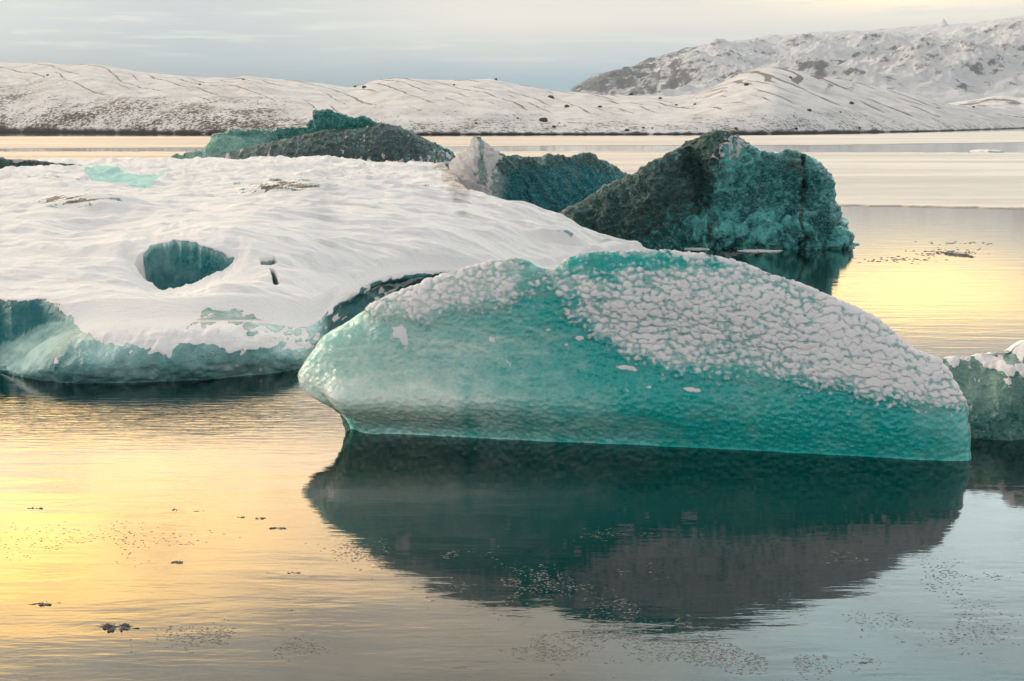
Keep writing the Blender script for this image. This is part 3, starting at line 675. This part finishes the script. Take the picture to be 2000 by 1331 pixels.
tag(sheet('thin_ice_far', [(-700,292),(0,291),(900,287),(1100,285),(1600,284),(2000,279),(2600,276)], [(-700,267),(0,267),(900,267),(1400,266),(1700,263),(2000,256),(2600,250)], seed=4, amp=.01), kind='structure')

# ------------------------------------------------------------------ shore hills
def hill_mat():
    m, g, p, P = new_mat('snowy_moraine')
    spk, st = attr(g, 'speck'), attr(g, 'streak')
    n = noise(g, P, .9, 6, .7); nb = noise(g, P, .12, 5, .6)
    nn = noise(g, mapping(g, P, (.8, .8, 1.6)), 1.1, 5, .75)
    dm = sstep(nn + spk*.24 + (nb-.5)*.25, .665, .72)
    dm2 = sstep(st + (n-.5)*1.0, .32, .66)*.80
    c = mixc(dm.f('MAXIMUM', dm2), mixc(sstep(nb, .35, .65), (.84, .79, .77), (.66, .615, .595)), mixc(n, (.05, .042, .035), (.16, .13, .105)))
    c = mixc(attr(g, 'shore'), c, (.03, .027, .024))
    g.links.new(c.o, p.inputs['Base Color']); p.inputs['Roughness'].default_value = .9
    b = bump(g, n*.5+nn, 1, .7); g.links.new(b.o, p.inputs['Normal'])
    return m
M_hill = hill_mat()
def terrain(name, cols, foot, crest, rc_mul, mat, nr=200, nc=900, noise_amp=1., kind='moraine', back=1.5, seed=0, foot_r=None, crest_r=None):
    k = np.linspace(*cols, nc); px = 1000+k*F*math.cos(TH)
    def tan_of(py): b = (665.5-py)/F; return np.tan(TH-np.arctan(b))     # down positive
    rb = foot_r(px) if foot_r else CAM_H/tan_of(interp(px, foot))
    rc = crest_r(px) if crest_r else rb*rc_mul
    cy = smooth_interp(px, crest, 3, 5); zc = CAM_H-rc*tan_of(cy); terrain.body = CAM_H-rc*tan_of(smooth_interp(px, crest, 45, 15))
    t = np.concatenate([np.linspace(0, 1, int(nr*.75)), 1+np.linspace(0, 1, nr-int(nr*.75)+1)[1:]])[:, None]
    Y = np.where(t <= 1, rb+(rc-rb)*t, rc+(rc*back-rc)*(t-1)) ; X = k*Y
    return k, px, t, X, Y, zc, rb, rc
cols = ((-1500-1000)/F, (3400-1000)/F)
foot = [(-1500,256),(-400,257),(0,259),(400,262),(800,263.5),(1300,263),(1500,262),(1620,260),(1800,257),(2000,250),(2600,246),(3400,246)]
crest = [(-1500,150),(-900,110),(-400,128),(0,119),(60,124),(130,122),(165,128),(210,125),(250,131),(300,141),(350,146),(400,151),(480,152),(495,148),(520,151),(560,155),(640,163),(690,171),(715,166),(740,157),(780,152),(850,156),(900,157),(960,154),(1000,163),(1040,170),(1080,178),(1120,180),(1180,186),(1240,186),(1310,189),(1360,180),(1400,160),(1430,145),(1460,136),(1490,131),(1530,136),(1580,148),(1640,159),(1700,172),(1760,185),(1800,196),(1830,204),(1900,210),(2000,214),(2300,205),(2700,190),(3400,200)]
k, px, t, X, Y, zc, rb, rc = terrain('moraine_hills', cols, foot, crest, 1.45, M_hill, nr=280, nc=1400)
tt = np.clip(t, 0, 1)
bank = 1-np.exp(-tt*9)
left = ss(px, 700, 350)
prof = .22*bank*(1-left*.0)+.78*(tt**(1.05-.25*left))*(1) ; prof = prof/(.22*(1-math.exp(-9))+.78)
hill_r = np.exp(-((px-1500)/170)**2)
Z = zc*prof
Z = np.where(t > 1, zc*(1-.5*(t-1)), Z)
E = np.stack([X*.03, Y*.03, 0*X], -1)
e1 = fbm(E, 4); e2 = fbm(np.stack([X*.05+Y*.02, Y*.006, 0*X+2], -1), 4, ridged=True); e3 = fbm(E*6, 4)
env = np.clip(tt*6, 0, 1)*(1-tt**6)
Z = Z+(e1*1.1+(e2-.4)*1.6+e3*.25)*env
Z = np.where(t < .004, -1.5, Z)
dip = (X+.9*(Y-250)*.5)
st = fbm(np.stack([(X*.9+Z*2.4)*.05, (Z-.35*X)*.10, 0*X+5], -1), 5, ridged=True)
ph_ = px/46 + (1-tt)*(-5.5) + fbm(np.stack([X*.012, Y*.012, 0*X+12], -1), 3)*1.0
fr_ = np.abs(ph_-np.round(ph_)); lmask = ss(fbm(np.stack([ph_*.8, tt*2.2+0*X, 0*X+4], -1), 3), -.25, .15)
ph2 = -(px-1500)/30*(1-.6*tt) + (1-tt)*2.5 + e1*.5; fr2 = np.abs(ph2-np.round(ph2))
near_pk = hill_r*ss(tt, .45, .7)
lines = np.maximum(ss(fr_, .11, .02)*lmask, ss(fr2, .18, .05)*near_pk)*.9*ss(tt, .12, .3)
streak = lines + .75*ss(tt, .965, .995)*ss(fbm(np.stack([px/40+0*t, 0*X, 0*X], -1), 3), 0, .2)*(t <= 1.02)
speck = .45*np.exp(-(tt/.16)**2)+.12*ss(e3, 0, .2)+.50*np.exp(-(tt/.5)**4)*ss(px, 760, 500)*ss(e1+.25, 0, .5)+.1
shore = ss(tt+fbm(np.stack([px/25+0*t, 0*X, 0*X+3], -1), 3)*.02, .018, .007)*1.
Ph = np.stack([X, Y, Z], -1)
root = tag(mesh_from('moraine_hills', Ph.reshape(-1, 3), grid_faces(*Ph.shape[:2]), M_hill, None, dict(speck=speck, streak=streak, shore=shore+0*X)), kind='structure')
def hill_z(kx_, y):
    j = int(np.clip(np.searchsorted(k, kx_), 0, len(k)-1)); return float(np.interp(y, Y[:, j], Z[:, j]))
# boulders on the slopes
def rock_mesh(seed, squash=.7):
    r_ = np.random.default_rng(seed); nu, nv = 18, 10
    th = np.linspace(0, 2*np.pi, nu+1); ph = np.linspace(-.5*np.pi, .5*np.pi, nv)
    D_ = np.stack([np.cos(ph)[:, None]*np.cos(th)[None], np.cos(ph)[:, None]*np.sin(th)[None], np.sin(ph)[:, None]+0*th[None]], -1)
    rad = 1+.55*fbm(D_*1.4+seed*7.7, 3)+.2*fbm(D_*4+seed, 2); Pq = D_*rad[..., None]*np.array([1, .8, squash]); return Pq
m, g, p, Pn = new_mat('dark_rock'); n = noise(g, Pn, 2, 5, .6)
c = mixc(n, (.03, .026, .022), (.10, .085, .07)); g.links.new(c.o, p.inputs['Base Color']); p.inputs['Roughness'].default_value = .85; M_rock = m
hrocks = [(1058,234,16),(1072,190,13),(1225,181,8),(1279,192,7),(1104,207,9),(1164,208,8),(1563,215,9),(1640,201,9),(1440,165,9),(1523,151,7),(1079,247,8),(1310,205,6),(1345,203,6),(1425,250,7),(1536,251,8),(720,170,9),(703,169,6),(968,153,6),(890,166,5),(1215,254,9),(1660,250,6),(1872,209,6),(1265,250,5),(1620,219,5),(410,165,5),(123,147,6),(490,155,5),(1247,249,6),(930,240,6),(1010,231,5)]
for i, (a, b, wpx) in enumerate(hrocks):
    kx_ = (a-1000)/F/math.cos(TH)*1.0; j = int(np.clip(np.searchsorted(k, kx_), 0, len(k)-1))
    qx, qy = project(Ph[:, j]); ok = np.where(t[:, 0] <= 1)[0]; r = ok[np.argmin(np.abs(qy[ok]-b-wpx*.25))]
    c3 = Ph[r, j]; sz_ = wpx*.5/F*c3[1]
    Pq = rock_mesh(i+1)*sz_+c3+np.array([0, 0, sz_*.25])
    wh = 'near the waterline' if b > 228 else 'on the crest' if i in (2, 3, 16, 17, 20) else 'on the slope'
    where = 'below the peaked hill' if 1380 < a < 1700 else 'left of the peaked hill' if 1000 < a <= 1380 else 'of the long ridge' if a <= 1000 else 'right of the peaked hill'
    o = mesh_from('boulder', Pq.reshape(-1, 3), grid_faces(*Pq.shape[:2]), M_rock)
    special = {0: 'largest dark boulder, just above the waterline left of the peaked hill', 1: 'broken dark boulder high on the snow slope left of the peaked hill'}
    tag(o, special.get(i, f'small dark boulder {wh} of the snowy shore, {where}'.replace('shore, of the', 'shore, part of the')), 'boulder', 'dark boulders on the snowy shore hills')

# ------------------------------------------------------------------ far mountain and the low ridge before it
def mount_mat():
    m, g, p, P = new_mat('snowy_rock_mountain')
    rk = attr(g, 'rock'); n = noise(g, P, .035, 9, .72); n2_ = noise(g, mapping(g, P, (1, 1, 3.5)), .012, 8, .7)
    dm = sstep(rk + (n-.5)*2.0 + (n2_-.5)*1.6, .52, .80)*.9
    c = mixc(dm, (.80, .78, .78), mixc(n, (.035, .042, .052), (.10, .11, .125)))
    g.links.new(c.o, p.inputs['Base Color']); p.inputs['Roughness'].default_value = .95
    b = bump(g, n+n2_, 1, 14); g.links.new(b.o, p.inputs['Normal'])
    return m
M_mt = mount_mat()
crest2 = [(1050,250),(1085,215),(1105,182),(1118,168),(1135,160),(1150,148),(1165,143),(1182,149),(1200,146),(1215,138),(1230,135),(1250,126),(1275,114),(1300,108),(1330,98),(1350,88),(1375,84),(1430,78),(1470,76),(1500,70),(1560,68),(1600,64),(1660,60),(1700,56),(1760,50),(1796,46),(1804,38),(1810,35),(1816,49),(1850,45),(1900,40),(1950,32),(2000,25),(2200,0),(2600,-20),(3000,60),(3400,150)]
cols2 = ((1040-1000)/F, (3400-1000)/F)
k2, px2, t2, X2, Y2, zc2, rb2, rc2 = terrain('far_mountain', cols2, None, crest2, 1, M_mt, nr=420, nc=1300, back=1.25, foot_r=lambda p_: 2600+0*p_, crest_r=lambda p_: 4600+0*p_)
tt = np.clip(t2, 0, 1); Zb = terrain.body+(zc2-terrain.body)*tt**22; Zm = Zb*(tt**.75); Zm = np.where(t2 > 1, zc2*(1-.7*(t2-1)), Zm)
E = np.stack([X2/520, Y2/520, 0*X2+3], -1); m1 = fbm(E, 6, gain=.55, ridged=True); m2 = fbm(E*3.2+5, 5); m3 = fbm(E*9, 4)
env = np.clip(tt*5, 0, 1)*(1-tt**2.5)
Zm = Zm+((m1-.35)*105+m2*36+m3*12)*env*np.clip(zc2/200, 0, 1)
Zm = np.where((zc2+0*Zm) < 5, -5, Zm)
Pm = np.stack([X2, Y2, Zm], -1); nn_ = grid_normals(Pm); nn_ *= np.sign(np.median(nn_[..., 2])); slope = 1-nn_[..., 2]
pmx, pmy = project(Pm)
rock = ss(slope, .15, .55)*.40+m2*.22+m3*.22 + .50*ss(pmx, 1420, 1180)*ss(pmy, 200, 165)*1.0 + .36
mesh_o = tag(mesh_from('far_mountain', Pm.reshape(-1, 3), grid_faces(*Pm.shape[:2]), M_mt, None, dict(rock=rock)), kind='structure')
crest3 = [(1640,262),(1740,225),(1800,208),(1850,198),(1880,194),(1910,188),(1930,187),(1960,192),(2000,186),(2100,180),(2400,186),(3400,190)]
k3, px3, t3, X3, Y3, zc3, rb3, rc3 = terrain('low_ridge', ((1640-1000)/F, (3400-1000)/F), None, crest3, 1, M_hill, nr=120, nc=700, back=1.3, foot_r=lambda p_: 900+0*p_, crest_r=lambda p_: 1250+0*p_)
tt = np.clip(t3, 0, 1); Z3 = zc3*tt**.8; Z3 = np.where(t3 > 1, zc3*(1-.5*(t3-1)), Z3)
E = np.stack([X3*.012, Y3*.012, 0*X3+8], -1); q1, q2 = fbm(E, 5, ridged=True), fbm(E*4, 4)
Z3 = Z3+((q1-.4)*6+q2*1.5)*np.clip(tt*5, 0, 1)*(1-tt**6)
Z3 = np.where((zc3+0*Z3) < 1, -5, Z3)
tag(mesh_from('low_ridge', np.stack([X3, Y3, Z3], -1).reshape(-1, 3), grid_faces(*X3.shape), M_hill, None, dict(speck=.1+.3*ss(q1, .5, .8), streak=ss(q1+q2*.4, .6, .85)*.9, shore=0*X3)), kind='structure')

# ------------------------------------------------------------------ floating bits
m, g, p, Pn = new_mat('slush_ice'); n = noise(g, Pn, 25, 5, .6)
c = mixc(n, (.07, .065, .058), (.20, .18, .155)); g.links.new(c.o, p.inputs['Base Color']); p.inputs['Roughness'].default_value = .55; M_slush = m
def flakes(cx, cy, specs, rg):
    """specs: (dx, dy, radius, height): low irregular domes lying on the water"""
    V, Fq = [], []; nu = 9
    for (dx_, dy_, r_, h_) in specs:
        b0 = len(V); ph = rg.uniform(0, 6.3); rr = r_*rg.uniform(.55, 1.25, nu)
        sx, sy = rg.uniform(.8, 1.6), rg.uniform(.5, 1.0)
        for ring, (m_, hz) in enumerate(((1.0, -.004), (.82, h_*.6), (.4, h_))):
            for q in range(nu):
                a_ = ph+q*2*math.pi/nu; V.append((cx+dx_+math.cos(a_)*rr[q]*m_*sx, cy+dy_+math.sin(a_)*rr[q]*m_*sy, hz*rg.uniform(.7, 1.2) if ring else -.004))
        V.append((cx+dx_, cy+dy_, h_*1.05)); c_ = len(V)-1
        for ring in (0, 1):
            for q in range(nu):
                q2 = (q+1) % nu; Fq.append((b0+ring*nu+q, b0+ring*nu+q2, b0+(ring+1)*nu+q2, b0+(ring+1)*nu+q))
        for q in range(nu): q2 = (q+1) % nu; Fq.append((b0+2*nu+q, b0+2*nu+q2, c_, c_))
    return V, Fq
def build_flakes(name, V, Fq, parent=None):
    me = bpy.data.meshes.new(name); V = [tuple(v) for v in V]
    me.from_pydata(V, [], [f if f[2] != f[3] else f[:3] for f in Fq]); me.materials.append(M_slush)
    o = bpy.data.objects.new(name, me); COL.objects.link(o); return o
frag = [(545,1032,42,'lone dark slush lump floating left of the big iceberg reflection'),
 (228,1225,95,'longest slush raft, floating in the lower left water'),
 (87,1180,60,'dark slush raft near the left edge, above the longest raft'),
 (348,1099,45,'small slush raft floating in the yellow glow on the left'),
 (343,996,32,'left piece of the row of slush bits left of the reflection'),
 (386,998,28,'second slush bit from the left in the short floating row'),
 (470,1011,26,'third slush bit in the short floating row'),
 (508,1013,30,'right piece of the row of slush bits left of the reflection'),
 (68,995,40,'thin slush raft high at the left edge of the water'),
 (1693,1294,34,'small dark slush lump in the bottom right water'),
 (572,1192,30,'small slush raft just left of the bottom of the reflection'),
 (575,1119,40,'pale slush raft beside the lower edge of the reflection'),
 (1872,499,50,'loose raft of dark ice bits on the golden water at the right')]
for i, (a, b, wpx, lab) in enumerate(frag):
    cx, cy = map(float, at_z(a, b)); rg = np.random.default_rng(100+i); wm = wpx/F*cy
    nu, nv = 90, 22; a_ = np.linspace(0, 2*np.pi, nu+1); rr_ = np.linspace(1, 0, nv)
    cs, sn_ = np.cos(a_), np.sin(a_); lob = fbm(np.stack([cs*4.2, sn_*4.2, 0*a_+i*3.1], -1), 4, gain=.7)
    rad = np.clip(.70+1.35*lob, .25, 1.3); ex = wm*.5; ey = wm*.5*(2.4 if cy > 20 else .55)
    PX = cx+ex*cs[None]*rad[None]*rr_[:, None]; PY = cy+ey*sn_[None]*rad[None]*rr_[:, None]
    q_ = np.stack([PX*38/(1+cy/15), PY*38/(1+cy/15), 0*PX+i], -1)
    hh_ = np.clip(fbm(q_, 3)+.12, 0, 1)**1.3*wm*.16*np.minimum((1-rr_[:, None])*4, 1)-.001
    hh_ = np.minimum(hh_, .022); hh_[0] = -.006; hh_[-1] = hh_[-2].mean()
    Pq = np.stack([PX, PY, hh_], -1)
    tag(mesh_from('slush_raft', Pq.reshape(-1, 3), grid_faces(*Pq.shape[:2]), M_slush), lab, 'slush raft', 'slush rafts floating on the lake')
# frazil flecks: uncountable
rg = np.random.default_rng(5); sp = []
clusters = [(1150,1230,170,28,260),(1380,1265,180,30,240),(1120,1130,160,22,190),(800,1090,110,18,150),(960,1150,120,25,170),(1300,1180,150,20,140),(1750,1190,180,40,200),(1880,1120,100,30,110),(420,1245,110,22,130),(560,1265,80,15,80),(200,1060,200,40,160),(1520,1290,200,25,160),(1060,1270,80,20,90),(700,1075,80,15,90),(1700,1080,110,20,80),(1150,1045,160,12,60),(1350,1300,200,20,100),(1900,1230,90,40,80)]
for (a, b, sa, sb_, n_p) in clusters:
    for q in range(n_p*3):
        uu, vv_ = a+rg.normal(0, sa*.55), b+rg.normal(0, sb_*.6)
        if not (-60 < uu < 2060 and 905 < vv_ < 1345): continue
        x_, y_ = at_z(uu, vv_)
        if fbm(np.array([[float(x_)*2.2, float(y_)*1.6, 1.]]), 3)[0] < .02: continue
        sp.append((float(x_), float(y_), rg.uniform(.003, .011), rg.uniform(.0008, .002)))
for (a, b, sa, sb_, n_p) in [(1850,494,55,6,110),(1450,497,60,5,60),(1750,508,70,5,50),(1870,475,60,3,30)]:
    for q in range(n_p):
        x_, y_ = at_z(a+rg.normal(0, sa*.6), max(430, b+rg.normal(0, sb_*.6))); sp.append((float(x_), float(y_), rg.uniform(.01, .05), rg.uniform(.003, .012)))
tag(build_flakes('frazil_ice', *flakes(0, 0, sp, rg)), 'fine flecks of frazil ice scattered over the calm foreground water', 'frazil ice', kind='stuff')
# flat slivers beside the peaked berg and the little floe on the far lead
def sliver(name, px0, px1, py, th, lab, seed, zh=.02):
    x0, y0 = at_z(px0, py); x1, _ = at_z(px1, py); rg = np.random.default_rng(seed); nu = 40
    a_ = np.linspace(0, 2*np.pi, nu+1); rr = .9+.9*fbm(np.stack([np.cos(a_)*3, np.sin(a_)*3, 0*a_+seed], -1), 3)
    dy_ = (at_z(px0, py-th)[1]-y0)
    L = [(1, -.02), (1, zh*.8), (.8, zh), (.3, zh*1.3), (0.0, zh*1.4)]
    P = np.stack([np.stack([(x0+x1)/2+(x1-x0)/2*np.cos(a_)*rr*m_, y0+dy_/2*np.sin(a_)*rr*m_, 0*a_+h_*(1+.3*np.sin(a_*3+seed))], -1) for m_, h_ in L])
    o = mesh_from(name, P.reshape(-1, 3), grid_faces(*P.shape[:2]), M_pale); return tag(o, lab, 'ice sliver')
m, g, p, Pn = new_mat('pale_ice'); n = noise(g, Pn, 8, 5, .6)
c = mixc(n, (.50, .52, .50), (.78, .76, .73)); g.links.new(c.o, p.inputs['Base Color']); p.inputs['Roughness'].default_value = .5; M_pale = m
sliver('ice_sliver', 1440, 1525, 491, 4, 'long pale ice sliver afloat at the foot of the peaked teal iceberg', 3)
sliver('ice_sliver', 1335, 1385, 487, 3, 'short pale ice sliver left of the long one, under the peaked iceberg', 5)
sliver('ice_floe', 1902, 1958, 297, 2, 'tiny far-off floe on the grey lead near the right shore', 8, .14)

# ------------------------------------------------------------------ haze
m = bpy.data.materials.new('air_haze'); m.use_nodes = True; g = m.node_tree; g.nodes.remove(g.nodes['Principled BSDF'])
v = g.nodes.new('ShaderNodeVolumePrincipled'); v.inputs['Density'].default_value = .00007; v.inputs['Color'].default_value = (.92, .95, 1, 1); v.inputs['Anisotropy'].default_value = 0
g.links.new(v.outputs[0], g.nodes['Material Output'].inputs['Volume'])
bx0, bx1, by0, by1, bz0, bz1 = -4600, 4600, -70, 6100, -8, 640
V = [(x, y, z_) for x in (bx0, bx1) for y in (by0, by1) for z_ in (bz0, bz1)]
me = bpy.data.meshes.new('haze'); me.from_pydata(V, [], [(0,1,3,2),(4,6,7,5),(0,4,5,1),(2,3,7,6),(0,2,6,4),(1,5,7,3)]); me.materials.append(m)
o = bpy.data.objects.new('haze', me); COL.objects.link(o); tag(o, 'thin pale winter haze over the lake', 'haze', kind='stuff')
